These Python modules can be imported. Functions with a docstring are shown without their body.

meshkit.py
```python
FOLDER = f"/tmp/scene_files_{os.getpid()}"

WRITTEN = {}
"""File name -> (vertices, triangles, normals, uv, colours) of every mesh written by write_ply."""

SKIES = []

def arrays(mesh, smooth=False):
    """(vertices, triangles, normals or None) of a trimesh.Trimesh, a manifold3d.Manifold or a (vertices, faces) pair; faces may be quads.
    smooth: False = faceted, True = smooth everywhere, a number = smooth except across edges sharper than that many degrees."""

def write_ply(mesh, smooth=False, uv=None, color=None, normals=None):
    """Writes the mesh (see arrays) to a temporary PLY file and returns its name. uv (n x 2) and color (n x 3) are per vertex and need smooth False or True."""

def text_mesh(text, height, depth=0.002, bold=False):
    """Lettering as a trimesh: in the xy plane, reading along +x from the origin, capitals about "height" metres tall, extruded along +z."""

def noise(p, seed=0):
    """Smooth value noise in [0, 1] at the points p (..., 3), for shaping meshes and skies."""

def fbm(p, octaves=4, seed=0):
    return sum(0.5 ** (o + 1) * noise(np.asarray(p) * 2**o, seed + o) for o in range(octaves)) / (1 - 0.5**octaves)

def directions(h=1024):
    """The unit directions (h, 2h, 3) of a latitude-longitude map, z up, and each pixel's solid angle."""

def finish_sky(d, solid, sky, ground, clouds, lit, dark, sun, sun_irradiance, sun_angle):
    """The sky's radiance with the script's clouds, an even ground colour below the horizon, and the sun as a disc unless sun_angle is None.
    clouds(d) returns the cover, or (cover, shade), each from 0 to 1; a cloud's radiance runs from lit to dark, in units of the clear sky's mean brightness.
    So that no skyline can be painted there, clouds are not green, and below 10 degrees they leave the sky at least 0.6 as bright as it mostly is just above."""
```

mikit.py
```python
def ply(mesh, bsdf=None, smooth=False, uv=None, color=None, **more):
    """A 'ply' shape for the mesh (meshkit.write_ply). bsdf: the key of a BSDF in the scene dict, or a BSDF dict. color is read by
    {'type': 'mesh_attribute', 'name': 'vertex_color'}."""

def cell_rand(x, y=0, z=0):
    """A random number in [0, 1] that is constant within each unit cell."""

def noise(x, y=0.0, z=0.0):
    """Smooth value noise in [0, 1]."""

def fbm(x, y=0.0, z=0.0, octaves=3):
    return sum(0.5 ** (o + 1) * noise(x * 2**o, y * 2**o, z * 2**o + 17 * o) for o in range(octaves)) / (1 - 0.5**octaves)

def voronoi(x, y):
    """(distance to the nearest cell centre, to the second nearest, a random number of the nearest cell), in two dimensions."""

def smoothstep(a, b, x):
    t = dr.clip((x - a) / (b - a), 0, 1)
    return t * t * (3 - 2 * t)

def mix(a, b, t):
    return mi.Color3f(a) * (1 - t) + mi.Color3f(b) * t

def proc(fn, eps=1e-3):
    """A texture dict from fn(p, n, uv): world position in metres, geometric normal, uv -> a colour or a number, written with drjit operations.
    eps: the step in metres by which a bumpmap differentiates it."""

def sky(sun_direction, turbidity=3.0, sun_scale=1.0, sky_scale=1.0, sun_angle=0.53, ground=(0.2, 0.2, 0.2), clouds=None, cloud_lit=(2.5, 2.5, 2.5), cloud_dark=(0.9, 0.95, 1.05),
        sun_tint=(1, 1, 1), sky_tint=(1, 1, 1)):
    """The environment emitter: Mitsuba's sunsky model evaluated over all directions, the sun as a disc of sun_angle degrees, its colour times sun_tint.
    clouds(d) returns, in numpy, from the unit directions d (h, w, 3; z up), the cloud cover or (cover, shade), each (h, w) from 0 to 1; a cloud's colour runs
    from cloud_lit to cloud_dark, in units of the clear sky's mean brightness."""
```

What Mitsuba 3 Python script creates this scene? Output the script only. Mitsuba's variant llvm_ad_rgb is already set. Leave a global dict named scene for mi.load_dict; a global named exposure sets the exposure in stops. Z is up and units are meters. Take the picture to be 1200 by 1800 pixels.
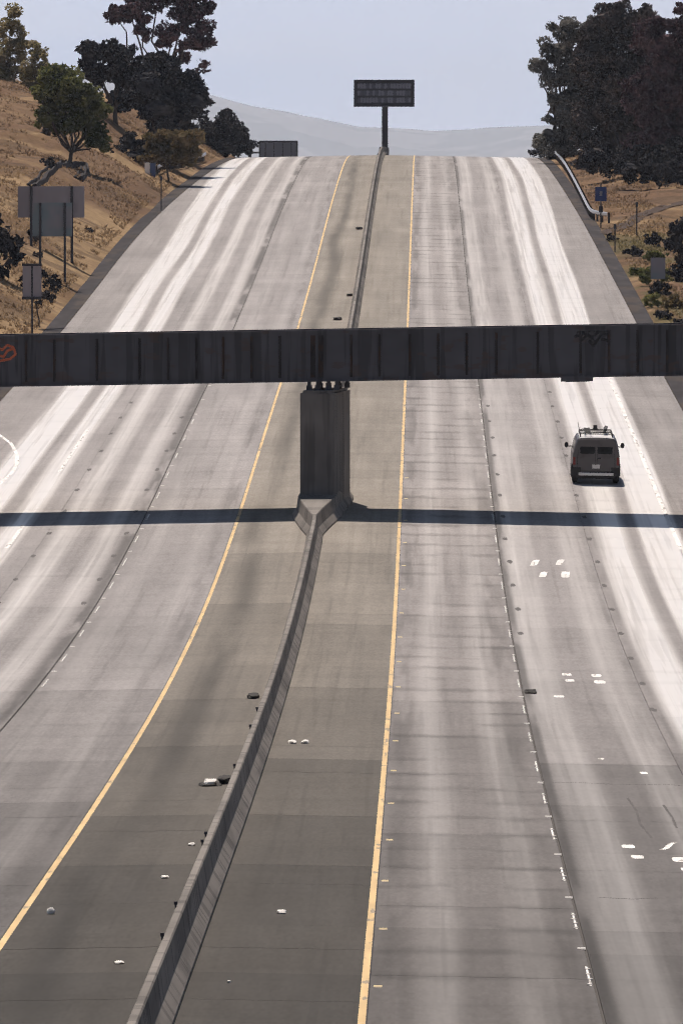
import math, random
import numpy as np, trimesh, mitsuba as mi, drjit as dr
import shapely.geometry as sg
from shapely.ops import unary_union
import meshkit, mikit
from mikit import noise, fbm, voronoi, cell_rand, smoothstep, mix, proc, ply

T = mi.ScalarTransform4f
RNG = np.random.default_rng(7)
scene, labels = {}, {}

# ---------------------------------------------------------------- camera, sky, exposure
# x across the freeway (0 = median), y along it (away from the camera), z up
YAW, PITCH = 0.0116, 450 / 12500
cam = np.array([4.06, 0.0, 11.95])
look = np.array([-YAW, 1.0, -PITCH])
scene['camera'] = {'type': 'perspective', 'fov_axis': 'x', 'fov': 2 * math.degrees(math.atan(600 / 12500)), 'near_clip': 1.0, 'far_clip': 60000.0,
                   'to_world': T().look_at(origin=cam.tolist(), target=(cam + look).tolist(), up=[0, 0, 1])}


def hazy(d):
    """Thin cirrus over a whitish summer haze that thins out with height, alike all round the horizon."""
    p = np.stack([d[..., 0] * 22 + d[..., 2] * 70, d[..., 1] * 22, d[..., 2] * 120], -1)
    n = meshkit.fbm(p, 4, 3)
    el = np.degrees(np.arcsin(np.clip(d[..., 2], 0, 1)))
    toward = .62 + .38 * (d[..., 1] * .96 - d[..., 0] * .28) / np.maximum(np.hypot(d[..., 0], d[..., 1]), 1e-6)      # haze glows less away from the sun
    return np.clip(.97 * np.exp(-el / 7) * toward + .25 * (n - .45), 0, 1), np.clip(.45 + 2.6 * (n - .5), 0, 1)


scene['sky'] = mikit.sky([-0.14, 0.48, 0.866], turbidity=3.0, sun_scale=1.0, sky_scale=0.26, clouds=hazy,
                         cloud_lit=(13.6, 14.6, 17.8), cloud_dark=(10.6, 12.4, 16.6), sky_tint=(1.06, 1.0, .92), sun_tint=(0.925, 0.965, 1.10))
exposure = 1.8

# ---------------------------------------------------------------- the lie of the land
KN = np.array([-300, 60, 140, 180, 215, 250, 290, 350, 420, 500, 570, 630, 690, 760, 900, 1100])
SL = np.array([0, -.0077, -.0097, -.0009, .0139, .0334, .0476, .0444, .052, .0589, .0526, .0435, .0174, -.0075, -.0314, 0])
_Y = np.arange(-300, 1101, 1.0)
_s = np.interp(_Y, KN, SL)
_z = np.concatenate([[0], np.cumsum((_s[1:] + _s[:-1]) / 2)])
_z = _z - np.interp(150, _Y, _z) + 0.0229
CROWN = 0.018


def road_z(y):
    return np.interp(y, _Y, _z)


def surf(x, y):                                                     # paved surface with its crown
    return road_z(y) - CROWN * np.abs(x)


def sstep(a, b, x):
    t = np.clip((np.asarray(x, float) - a) / (b - a), 0, 1)
    return t * t * (3 - 2 * t)


def left_edge(y):
    return -16.6 + 2.9 * sstep(470, 720, y)


def right_edge(y):
    return 16.4 - 1.6 * sstep(400, 720, y)


def ground_z(x, y):
    x, y = np.asarray(x, float), np.asarray(y, float)
    base = road_z(y) - CROWN * 16
    dl, dr_ = left_edge(y) - .95 - x, x - right_edge(y) - .9
    n = meshkit.fbm(np.stack([x * .11, y * .05, x * 0], -1), 4, 5) - 0.5
    n2 = meshkit.fbm(np.stack([x * .5, y * .25, x * 0], -1), 3, 9) - 0.5
    far = sstep(375, 430, y)
    left = far * (np.clip(dl - .3, 0, 8) * (0.45 + .18 * sstep(520, 640, y)) + np.clip(dl - 8, 0, 30) * .17 + np.clip(dl, 0, 4) / 4 * (1.5 * n + .7 * n2))
    right = far * ((-.16 + .27 * sstep(490, 560, y)) * np.clip(dr_, 0, 7) + .12 * np.clip(dr_ - 10, 0, 40) + np.clip(dr_, 0, 4) / 4 * (1.3 * n + .5 * n2)) + (1 - far) * .22 * np.clip(dr_, 0, 10)
    bank = 5.2 * sstep(25, 5, np.abs(y - 279.3))
    side = np.where(dl > 0, np.maximum(left, bank * sstep(.2, 4, dl)), np.where(dr_ > 0, np.maximum(right, bank * sstep(.2, 4, dr_)), 0))
    under = np.where((dl < 0) & (dr_ < 0), -.35 * sstep(0, .6, np.minimum(-dl, -dr_)), 0)
    hills = sstep(60, 400, np.abs(x)) * 7 * (n + .3)
    return base + side + under + hills


# ---------------------------------------------------------------- helpers
def put(key, mesh, bsdf, smooth=False, **more):
    scene[key] = ply(mesh, bsdf, smooth, **more)
    return key


_count = {}


def numbered(name):
    k = _count.get(name, 0)
    _count[name] = k + 1
    return name if k == 0 else f'{name}_{k:03d}'


def thing(name, label, cat, group=None, kind=None):
    key = numbered(name)
    labels[key] = {'label': label, 'category': cat}
    if group:
        labels[key]['group'] = group
    if kind:
        labels[key]['kind'] = kind
    return key


def part(parent, name, mesh, bsdf, smooth=False, label=None, kind=None):
    key = numbered(parent + '__' + name)
    put(key, mesh, bsdf, smooth)
    if label or kind:
        labels[key] = {}
        if label:
            labels[key]['label'] = label
        if kind:
            labels[key]['kind'] = kind
    return key


def box(x0, x1, y0, y1, z0, z1):
    m = trimesh.creation.box([x1 - x0, y1 - y0, z1 - z0])
    m.apply_translation([(x0 + x1) / 2, (y0 + y1) / 2, (z0 + z1) / 2])
    return m


def cyl(p0, p1, r, sides=12):
    return trimesh.creation.cylinder(r, segment=[p0, p1], sections=sides)


def cat(ms):
    return trimesh.util.concatenate(ms)


def grid(X, Y, Z):
    n, m = X.shape
    v = np.stack([X, Y, Z], -1).reshape(-1, 3)
    i, j = np.meshgrid(np.arange(n - 1), np.arange(m - 1), indexing='ij')
    a = i * m + j
    f = np.stack([a, a + m, a + m + 1, a + 1], -1).reshape(-1, 4)
    return trimesh.Trimesh(v, np.vstack([f[:, [0, 1, 2]], f[:, [0, 2, 3]]]), process=False)


def loft(rings, closed=True, caps=False):
    """rings (n, k, 3) joined into a skin."""
    r = np.asarray(rings, float)
    n, k = r.shape[:2]
    i, j = np.meshgrid(np.arange(n - 1), np.arange(k if closed else k - 1), indexing='ij')
    a, b = i * k + j, i * k + (j + 1) % k
    f = np.stack([a, b, b + k, a + k], -1).reshape(-1, 4)
    f = np.vstack([f[:, [0, 1, 2]], f[:, [0, 2, 3]]])
    v = r.reshape(-1, 3)
    if caps:
        for q, flip in ((0, True), (n - 1, False)):
            c = len(v)
            v = np.vstack([v, r[q].mean(0)])
            t = np.stack([q * k + np.arange(k), q * k + (np.arange(k) + 1) % k, np.full(k, c)], 1)
            f = np.vstack([f, t[:, ::-1] if flip else t])
    m = trimesh.Trimesh(v, f, process=False)
    return m


def strip(xf0, xf1, y0, y1, lift, step=2.0):
    """A thin sheet laid on the pavement between two lateral positions."""
    ys = np.linspace(y0, y1, max(2, int(math.ceil((y1 - y0) / step)) + 1))
    a = np.array([xf0(y) if callable(xf0) else xf0 for y in ys])
    b = np.array([xf1(y) if callable(xf1) else xf1 for y in ys])
    X = np.stack([a, b], 0)
    Yg = np.stack([ys, ys], 0)
    return grid(X, Yg, surf(X, Yg) + lift)


# ---------------------------------------------------------------- materials
def tw(b):
    return {'type': 'twosided', 'bsdf': b}


def flat(c, rough=.8, metal=0.0, spec=.4):
    return tw({'type': 'principled', 'base_color': {'type': 'rgb', 'value': list(c)}, 'roughness': rough, 'metallic': metal, 'specular': spec})


def band(x, c, w, soft=.25):
    """1 within w/2 of c, with an edge of soft metres."""
    return 1 - smoothstep(w / 2 - soft, w / 2 + soft, dr.abs(x - c))


SLAB = 4.6
LANES = [-16.6, -13.9, -10.2, -6.8, -3.2, -.25, .25, 3.2, 6.8, 10.15, 13.5, 16.4]


def worn(p):
    """Polished wheel tracks of the slow lanes and their painted glare: (cover 0..1), streaky along the road."""
    wob = (noise(p.y * .02, p.x * .15) - .5) * .35
    x = p.x + wob
    streak = .72 + .8 * (fbm(p.x * 2.2, p.y * .018, 3.0, 3) - .25)
    t = 1.15 * band(x, -13.35, 1.35, .25) + band(x, -11.5, .95, .2) + .45 * band(x, -9.4, .8) + .35 * band(x, -7.7, .7)
    t += 1.3 * band(x, 13.0, 1.5, .15) + 1.05 * band(x, 11.15, 1.05, .25) + .28 * band(x, 7.5, .95) + .25 * band(x, 9.5, .8)
    t += .22 * band(x, 4.3, .6) + .2 * band(x, 5.8, .6) + .07 * band(x, -4.2, .6) + .07 * band(x, -5.8, .6)
    fine = .62 + .76 * fbm(p.x * 7.5, p.y * .012, 5.0, 3)
    gap = 1 - .35 * smoothstep(.52, .80, fbm(p.x * 4.0, p.y * .05, 8.0, 3))
    return dr.clip(t * dr.clip(streak, 0, 1.25) * fine * gap, 0, 1)


def concrete_color(p, n, uv):
    lane = sum(dr.select(p.x > b, 1.0, 0.0) for b in LANES[1:-1])
    row = dr.floor(p.y / SLAB)
    # paving tones per lane; shade deepening towards the camera is painted into the steps
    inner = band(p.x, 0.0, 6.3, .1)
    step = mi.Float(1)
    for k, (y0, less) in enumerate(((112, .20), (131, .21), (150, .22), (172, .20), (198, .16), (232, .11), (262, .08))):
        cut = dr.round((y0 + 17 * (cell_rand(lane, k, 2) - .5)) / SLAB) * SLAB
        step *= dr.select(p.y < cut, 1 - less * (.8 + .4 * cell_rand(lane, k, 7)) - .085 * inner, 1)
    tone = .95 + .10 * cell_rand(lane, row, 5)
    grain = .80 + .40 * fbm(p.x * .8, p.y * .09, 1.0, 4)
    cross = .93 + .14 * fbm(p.x * .7, p.y * 1.7, 4.0, 3)
    along = .88 + .24 * fbm(p.x * 3.2, p.y * .03, 14.0, 3)
    base = mix((.284, .270, .268), (.238, .217, .188), inner)
    base = mix(base, (.280, .263, .258), .9 * band(p.x, 4.95, 3.5, .1))
    base = mix(base, (.250, .236, .232), .8 * (band(p.x, 15.2, 2.7, .15) + band(p.x, -15.7, 3.0, .2)))
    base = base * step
    speck = .88 + .16 * noise(p.x * 17, p.y * 2.6, 61.0) + .10 * noise(p.x * 31, p.y * 5.0, 62.0)
    c = base * (tone * grain * cross * along * speck)
    # polished wheel tracks, their backlit glare painted in as pale colour
    w = worn(p)
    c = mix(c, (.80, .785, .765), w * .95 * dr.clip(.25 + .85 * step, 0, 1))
    # rubber and oil
    oil = .95 * band(p.x + .5 * (noise(p.y * .03, 8.0) - .5), -2.05, .75, .35) * (.35 + .65 * smoothstep(.30, .62, fbm(p.x * .8, p.y * .05, 9.0)))
    oil += .95 * band(p.x, -7.0, .42, .16) * smoothstep(.25, .5, fbm(p.x * 2, p.y * .12, 5.0))
    oil += .45 * band(p.x, 6.35, .8, .3) * smoothstep(.30, .6, fbm(p.x * 2, p.y * .10, 6.0))
    oil += .95 * band(p.x, 6.92, .22, .08) * smoothstep(.2, .5, fbm(p.x * 2, p.y * .10, 16.0))
    oil += .55 * band(p.x, 3.5, .45, .2) * smoothstep(.35, .6, fbm(p.x * 2, p.y * .10, 2.0))
    oil += .35 * band(p.x, 10.1, .5, .2) * smoothstep(.42, .62, fbm(p.x * 2, p.y * .1, 3.5))
    oil += .35 * band(p.x, -3.6, .5, .25) * smoothstep(.35, .6, fbm(p.x * 2, p.y * .1, 7.5))
    c = c * (1 - .55 * dr.clip(oil, 0, 1))
    # dirt beaten into the transverse joints, most of all in the inner right lane
    d = SLAB / 2 - dr.abs(p.y - (row + .5) * SLAB)
    jn = smoothstep(.36, .70, fbm(p.x * .8, p.y * .55, 12.0)) * (1 - smoothstep(.05, 1.15, d + .9 * (fbm(p.x * 2.5, p.y * .8, 13.0) - .5)))
    c = c * (1 - jn * (.05 + .25 * band(p.x, 4.95, 3.6, .1)))
    # scuffs
    c = c * (1 - .13 * smoothstep(.58, .80, fbm(p.x * 5.0, p.y * .06, 31.0, 3)))
    return c


def concrete_rough(p, n, uv):
    return .78 - .46 * worn(p) + .10 * (fbm(p.x * 2, p.y * .3, 2.0) - .5)


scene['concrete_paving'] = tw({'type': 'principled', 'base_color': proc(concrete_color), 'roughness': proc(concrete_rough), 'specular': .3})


def joint_color(p, n, uv):
    return mi.Color3f(.045, .04, .037) * (.7 + .6 * fbm(p.x * 3, p.y * .8, 1.0))


scene['joint_filler'] = tw({'type': 'principled', 'base_color': proc(joint_color), 'roughness': .8})


def asphalt_color(p, n, uv):
    g = .6 + .8 * fbm(p.x * 1.2, p.y * .3, 2.0, 4)
    c = mi.Color3f(.045, .042, .046) * g
    dust = smoothstep(.5, .75, fbm(p.x * .9, p.y * .25, 7.0, 4))
    return mix(c, (.10, .078, .06), .45 * dust)


scene['asphalt'] = tw({'type': 'principled', 'base_color': proc(asphalt_color), 'roughness': .9, 'specular': .12})


def barrier_color(p, n, uv):
    g = .72 + .55 * fbm(p.x * 2.5, p.y * .5, p.z * 2.5, 4)
    c = mi.Color3f(.190, .174, .158) * g
    streak = smoothstep(.52, .72, fbm(p.y * 2.6, p.z * .5, 3.0, 3))
    grime = smoothstep(.48, .70, fbm(p.y * .22, p.z * 1.6, 8.0, 3))
    return c * (1 - .35 * streak) * (1 - .30 * grime)


scene['barrier_concrete'] = tw({'type': 'principled', 'base_color': proc(barrier_color), 'roughness': .8})


def pier_color(p, n, uv):
    g = .7 + .6 * fbm(p.x * 1.5 + p.y * 1.1, p.z * .9, 3.0, 4)
    run = smoothstep(.5, .7, fbm((p.x + p.y) * 3.5, p.z * .25, 6.0, 3))
    board = .93 + .07 * cell_rand(dr.floor((p.x + p.y * .9) / .3), 3)
    return mi.Color3f(.150, .140, .134) * g * board * (1 - .35 * run)


scene['pier_concrete'] = tw({'type': 'principled', 'base_color': proc(pier_color), 'roughness': .85})


def steel_color(p, n, uv):
    g = .82 + .36 * fbm(p.x * .9, p.z * 1.4, 2.0, 4)
    rust = smoothstep(.60, .72, fbm(p.x * 1.4, p.z * 3.0, 11.0, 4))
    run = smoothstep(.46, .66, fbm(p.x * 5.0, p.z * .35, 5.0, 3))
    panel = .90 + .2 * cell_rand(dr.floor(p.x / 1.12), 2)
    c = mi.Color3f(.066, .067, .082) * g * panel * (1 - .40 * run)
    return mix(c, (.075, .045, .035), .55 * rust)


scene['girder_steel'] = tw({'type': 'principled', 'base_color': proc(steel_color), 'roughness': .55, 'specular': .4})


def stiffener_color(p, n, uv):
    g = .6 + .8 * fbm(p.x * 6, p.z * 1.3, 2.0, 4)
    return mix((.034, .031, .034), (.060, .036, .028), smoothstep(.5, .7, fbm(p.x * 4, p.z * 2.5, 9.0, 3))) * g


scene['stiffener_steel'] = tw({'type': 'principled', 'base_color': proc(stiffener_color), 'roughness': .9})  # stiffeners: darker than the girder steel, blotched with brown


def line_paint(c, wear, key):
    def fn(p, n, uv):
        w = smoothstep(wear - .07, wear + .07, fbm(p.x * 7, p.y * 1.1, key, 4))
        return mix((.20, .175, .15), c, .25 + .75 * w) * (.85 + .3 * noise(p.x * 5, p.y * .7, key))
    return tw({'type': 'principled', 'base_color': proc(fn), 'roughness': .6})


scene['yellow_paint'] = line_paint((.63, .445, .20), .28, 3.0)
scene['white_paint'] = line_paint((.80, .79, .77), .34, 6.0)
scene['marker_white'] = flat((.62, .61, .585), .5)
scene['marker_yellow'] = flat((.75, .60, .33), .45)


def tar_color(p, n, uv):
    return mi.Color3f(.055, .05, .05) * (.6 + .9 * fbm(p.x * 6, p.y * 1.5, 2.0, 3))


scene['tar'] = tw({'type': 'principled', 'base_color': proc(tar_color), 'roughness': .7})


def soil_color(p, n, uv):
    a = fbm(p.x * .16, p.y * .10, 1.0, 4)
    r = fbm(p.x * .11, p.y * .06, 33.0, 4)
    b = fbm(p.x * .3, p.y * .30, 5.0, 4)
    c = mix((.31, .222, .136), (.185, .126, .080), smoothstep(.38, .62, a))
    c = mix(c, (.16, .107, .077), .75 * smoothstep(.42, .58, r))
    c = mix(c, (.10, .075, .058), .55 * smoothstep(.52, .64, b))
    green = smoothstep(15, 17, p.x) * (1 - smoothstep(500, 530, p.y)) * smoothstep(.4, .6, fbm(p.x * .5, p.y * .14, 15.0))
    c = mix(c, (.115, .105, .06), .75 * green)
    return c * (.78 + .44 * fbm(p.x * 3, p.y * 1.2, 8.0))


scene['dry_soil'] = tw({'type': 'diffuse', 'reflectance': proc(soil_color)})


def grass_color(p, n, uv):
    v = cell_rand(dr.floor(p.x * 1.7), dr.floor(p.y * 1.7), 3)
    c = mix((.33, .238, .145), (.21, .147, .092), v)
    c = mix(c, (.20, .138, .098), .6 * smoothstep(.42, .58, fbm(p.x * .11, p.y * .06, 33.0, 4)))
    g = smoothstep(15, 17, p.x) * (1 - smoothstep(500, 530, p.y)) * smoothstep(.35, .6, fbm(p.x * .5, p.y * .14, 15.0))
    return mix(c, (.15, .135, .065), .8 * g)


scene['dry_grass'] = {'type': 'principledthin', 'base_color': proc(grass_color), 'roughness': .9, 'diff_trans': 1.0, 'spec_trans': 0.0}


def leaf(c1, c2, key, thin=0.0):
    def fn(p, n, uv):
        v = fbm(p.x * .9, p.y * .9, p.z * .9 + key, 3)
        return mix(c1, c2, smoothstep(.3, .7, v)) * (.7 + .6 * cell_rand(dr.floor(p.x * 3), dr.floor(p.y * 3), dr.floor(p.z * 3)))
    if thin:
        return {'type': 'principledthin', 'base_color': proc(fn), 'roughness': .8, 'diff_trans': thin, 'spec_trans': 0.0}
    return tw({'type': 'principled', 'base_color': proc(fn), 'roughness': .9, 'specular': .08})


scene['leaf_plum'] = leaf((.060, .038, .048), (.135, .085, .092), 1.0)
scene['leaf_dark'] = leaf((.026, .028, .036), (.055, .050, .050), 2.0)
scene['leaf_green'] = leaf((.070, .085, .038), (.19, .19, .075), 3.0, .8)
scene['leaf_olive'] = leaf((.13, .105, .055), (.19, .14, .075), 4.0, .6)
scene['leaf_pale'] = leaf((.25, .225, .115), (.34, .285, .17), 5.0, .9)
scene['leaf_gray'] = leaf((.105, .105, .095), (.225, .215, .195), 6.0, .8)
scene['leaf_mixed'] = leaf((.048, .044, .042), (.115, .095, .088), 7.0)


def bark_color(p, n, uv):
    return mix((.07, .055, .05), (.15, .12, .10), fbm(p.x * 4 + p.y * 4, p.z * .8, 2.0, 3))


scene['bark'] = tw({'type': 'diffuse', 'reflectance': proc(bark_color)})


def signback_color(p, n, uv):
    s = .82 + .3 * fbm(p.x * 1.6, p.z * .4, 3.0, 3)
    return mi.Color3f(.30, .275, .30) * s


scene['sign_back'] = tw({'type': 'principled', 'base_color': proc(signback_color), 'roughness': .5, 'metallic': .2})


def signback2_color(p, n, uv):
    s = .8 + .3 * fbm(p.x * 1.6, p.z * .5, 7.0, 3)
    return mix((.19, .25, .28), (.27, .26, .29), smoothstep(.35, .65, fbm(p.x * .7, p.z * .9, 2.0))) * s


scene['sign_back_bluish'] = tw({'type': 'principled', 'base_color': proc(signback2_color), 'roughness': .5, 'metallic': .2})
scene['post_dark'] = flat((.045, .045, .055), .7)
scene['galvanized'] = flat((.55, .55, .57), .38, .6)
scene['call_blue'] = flat((.03, .05, .16), .45)
scene['white_enamel'] = flat((.78, .78, .78), .35)
scene['blue_enamel'] = flat((.07, .11, .23), .5)
scene['sign_black'] = flat((.022, .023, .032), .6)
scene['lamp_rows'] = flat((.17, .18, .23), .55)
scene['lamp_rows_dim'] = flat((.075, .08, .11), .55)

# ---------------------------------------------------------------- ground
xs = np.unique(np.concatenate([np.linspace(-6600, -60, 26), np.arange(-60, -15, .9), np.arange(-15, 15, 5.0), np.arange(15, 60, .9), np.linspace(60, 6600, 26)]))
ys = np.unique(np.concatenate([np.linspace(-400, 220, 40), np.arange(220, 360, 3.0), np.arange(360, 740, 1.6), np.linspace(740, 1100, 60), np.linspace(1100, 23100, 44)]))
X, Yg = np.meshgrid(xs, ys, indexing='ij')
put('ground', grid(X, Yg, ground_z(X, Yg)), 'dry_soil', True)
labels['ground'] = {'label': 'dry brown earth slopes on both sides of the freeway', 'category': 'ground', 'kind': 'structure'}

# a pale ridge some thirty kilometres off, all but lost in the haze over the crest
hx = np.linspace(-6500, 6500, 180)
hy = np.linspace(23000, 34000, 30)
HX, HY = np.meshgrid(hx, hy, indexing='ij')
ridge = np.interp(HX, [-6500, -2600, -1300, -814, -673, -411, -267, 37, 418, 900, 2200, 6500], [700, 760, 720, 650, 612, 566, 530, 508, 536, 570, 520, 480])
rough = meshkit.fbm(np.stack([HX / 620, HY / 1100, HX * 0], -1), 5, 21) - .5
HZ = 10 + (ridge + 50 * rough - 10) * sstep(23000, 28500, HY) * sstep(34000, 29500, HY) + 110 * rough * sstep(23500, 25500, HY) * sstep(28400, 27000, HY)


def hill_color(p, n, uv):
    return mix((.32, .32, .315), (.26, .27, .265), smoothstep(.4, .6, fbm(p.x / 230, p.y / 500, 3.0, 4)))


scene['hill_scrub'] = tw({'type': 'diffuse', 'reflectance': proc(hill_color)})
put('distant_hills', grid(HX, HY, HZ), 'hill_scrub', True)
labels['distant_hills'] = {'label': 'pale hazy ridge of hills far beyond the crest', 'category': 'hills', 'kind': 'structure'}

# ---------------------------------------------------------------- freeway: filler base, slabs, lines
labels['road'] = {'label': 'wide empty concrete freeway dipping and climbing to a crest', 'category': 'road', 'kind': 'structure'}
yb = np.arange(40, 960, 3.0)
u = np.linspace(0, 1, 9)
XB = np.stack([left_edge(yb) + (right_edge(yb) - left_edge(yb)) * t for t in u], 0)
YB = np.broadcast_to(yb, XB.shape)
part('road', 'joint_filler', grid(XB, YB, surf(XB, YB) - .03), 'joint_filler', True)



def lane_x(k, y):
    if k == 0:
        return left_edge(y) + 0
    if k == len(LANES) - 1:
        return right_edge(y) + 0
    if k == 1:
        return np.maximum(LANES[1], left_edge(y) + .3)
    if k == len(LANES) - 2:
        return np.minimum(LANES[k], right_edge(y) - .3)
    return LANES[k] + 0 * y


def slab(k, y0, y1):
    """One paving slab: top sheet with a small chamfered skirt, joints left open round it."""
    r = random.Random(k * 7919 + int(y0 * 10))
    seam = .034 if k in (3, 8) else .020
    e0 = seam if LANES[k] in (-6.8, 6.8) else .005
    e1 = seam if LANES[k + 1] in (-6.8, 6.8) else .005
    yy = np.array([y0 + .005, (y0 + y1) / 2, y1 - .005])
    dz = r.uniform(-.002, .002)
    a, b = lane_x(k, yy) + e0, lane_x(k + 1, yy) - e1
    top = np.stack([np.stack([a, yy, surf(a, yy) + dz], 1), np.stack([b, yy, surf(b, yy) + dz], 1)], 0)      # 2 x 3 x 3
    v = top.reshape(-1, 3)
    f = [[0, 3, 4], [0, 4, 1], [1, 4, 5], [1, 5, 2]]
    loop = [0, 1, 2, 5, 4, 3]
    low = v[loop] - [0, 0, .028]
    n = len(v)
    for i in range(6):
        j = (i + 1) % 6
        f += [[loop[i], loop[j], n + j], [loop[i], n + j, n + i]]
    return np.vstack([v, low]), np.array(f)


cells = []
for k in range(len(LANES) - 1):
    if k == 5:
        continue
    for row in range(20, 170):
        y0, y1 = row * SLAB, (row + 1) * SLAB
        xm = (LANES[k] + LANES[k + 1]) / 2
        ax = xm - 4.06 + YAW * y0
        vis = abs(ax) < y0 * .048 + 1.7
        cells.append((0 if vis and y0 > 96 else 1, y0, k, y1))
cells.sort()
rest_v, rest_f, at = [], [], 0
for i, (hidden, y0, k, y1) in enumerate(cells):
    v, f = slab(k, y0, y1)
    if i < 300:
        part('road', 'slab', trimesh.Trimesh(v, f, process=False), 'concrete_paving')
    else:
        rest_v.append(v)
        rest_f.append(f + at)
        at += len(v)
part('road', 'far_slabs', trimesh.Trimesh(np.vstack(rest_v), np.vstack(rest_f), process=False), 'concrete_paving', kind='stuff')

part('road', 'yellow_line', strip(-3.18, -3.06, 60, 760, .012), 'yellow_paint', label='faded yellow line left of the median')
part('road', 'yellow_line', strip(3.06, 3.18, 60, 760, .012), 'yellow_paint', label='faded yellow line right of the median')
part('road', 'edge_line', strip(13.45, 13.62, 262, 392, .012), 'white_paint', label='white edge line of the right roadway')
for y0, y1 in ((262, 273), (300, 305.5), (306.5, 312), (313, 318.5), (319.5, 326)):
    part('road', 'lane_dash', strip(-11.40, -11.26, y0, y1, .012, 1.5), 'white_paint')
# the curved white line on the left shoulder
cv = np.array([(-15.9, 327), (-15.17, 322.4), (-14.33, 316.9), (-13.67, 309.9), (-13.39, 304.9), (-13.32, 299.5), (-13.48, 294.1), (-14.0, 287)])
tt = np.linspace(0, 1, 30)
cx, cy = np.interp(tt, np.linspace(0, 1, len(cv)), cv[:, 0]), np.interp(tt, np.linspace(0, 1, len(cv)), cv[:, 1])
XX, YY = np.stack([cx - .08, cx + .08]), np.stack([cy, cy])
part('road', 'curved_line', grid(XX, YY, surf(XX, YY) + .012), 'white_paint', label='curved white line on the left shoulder')

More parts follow.
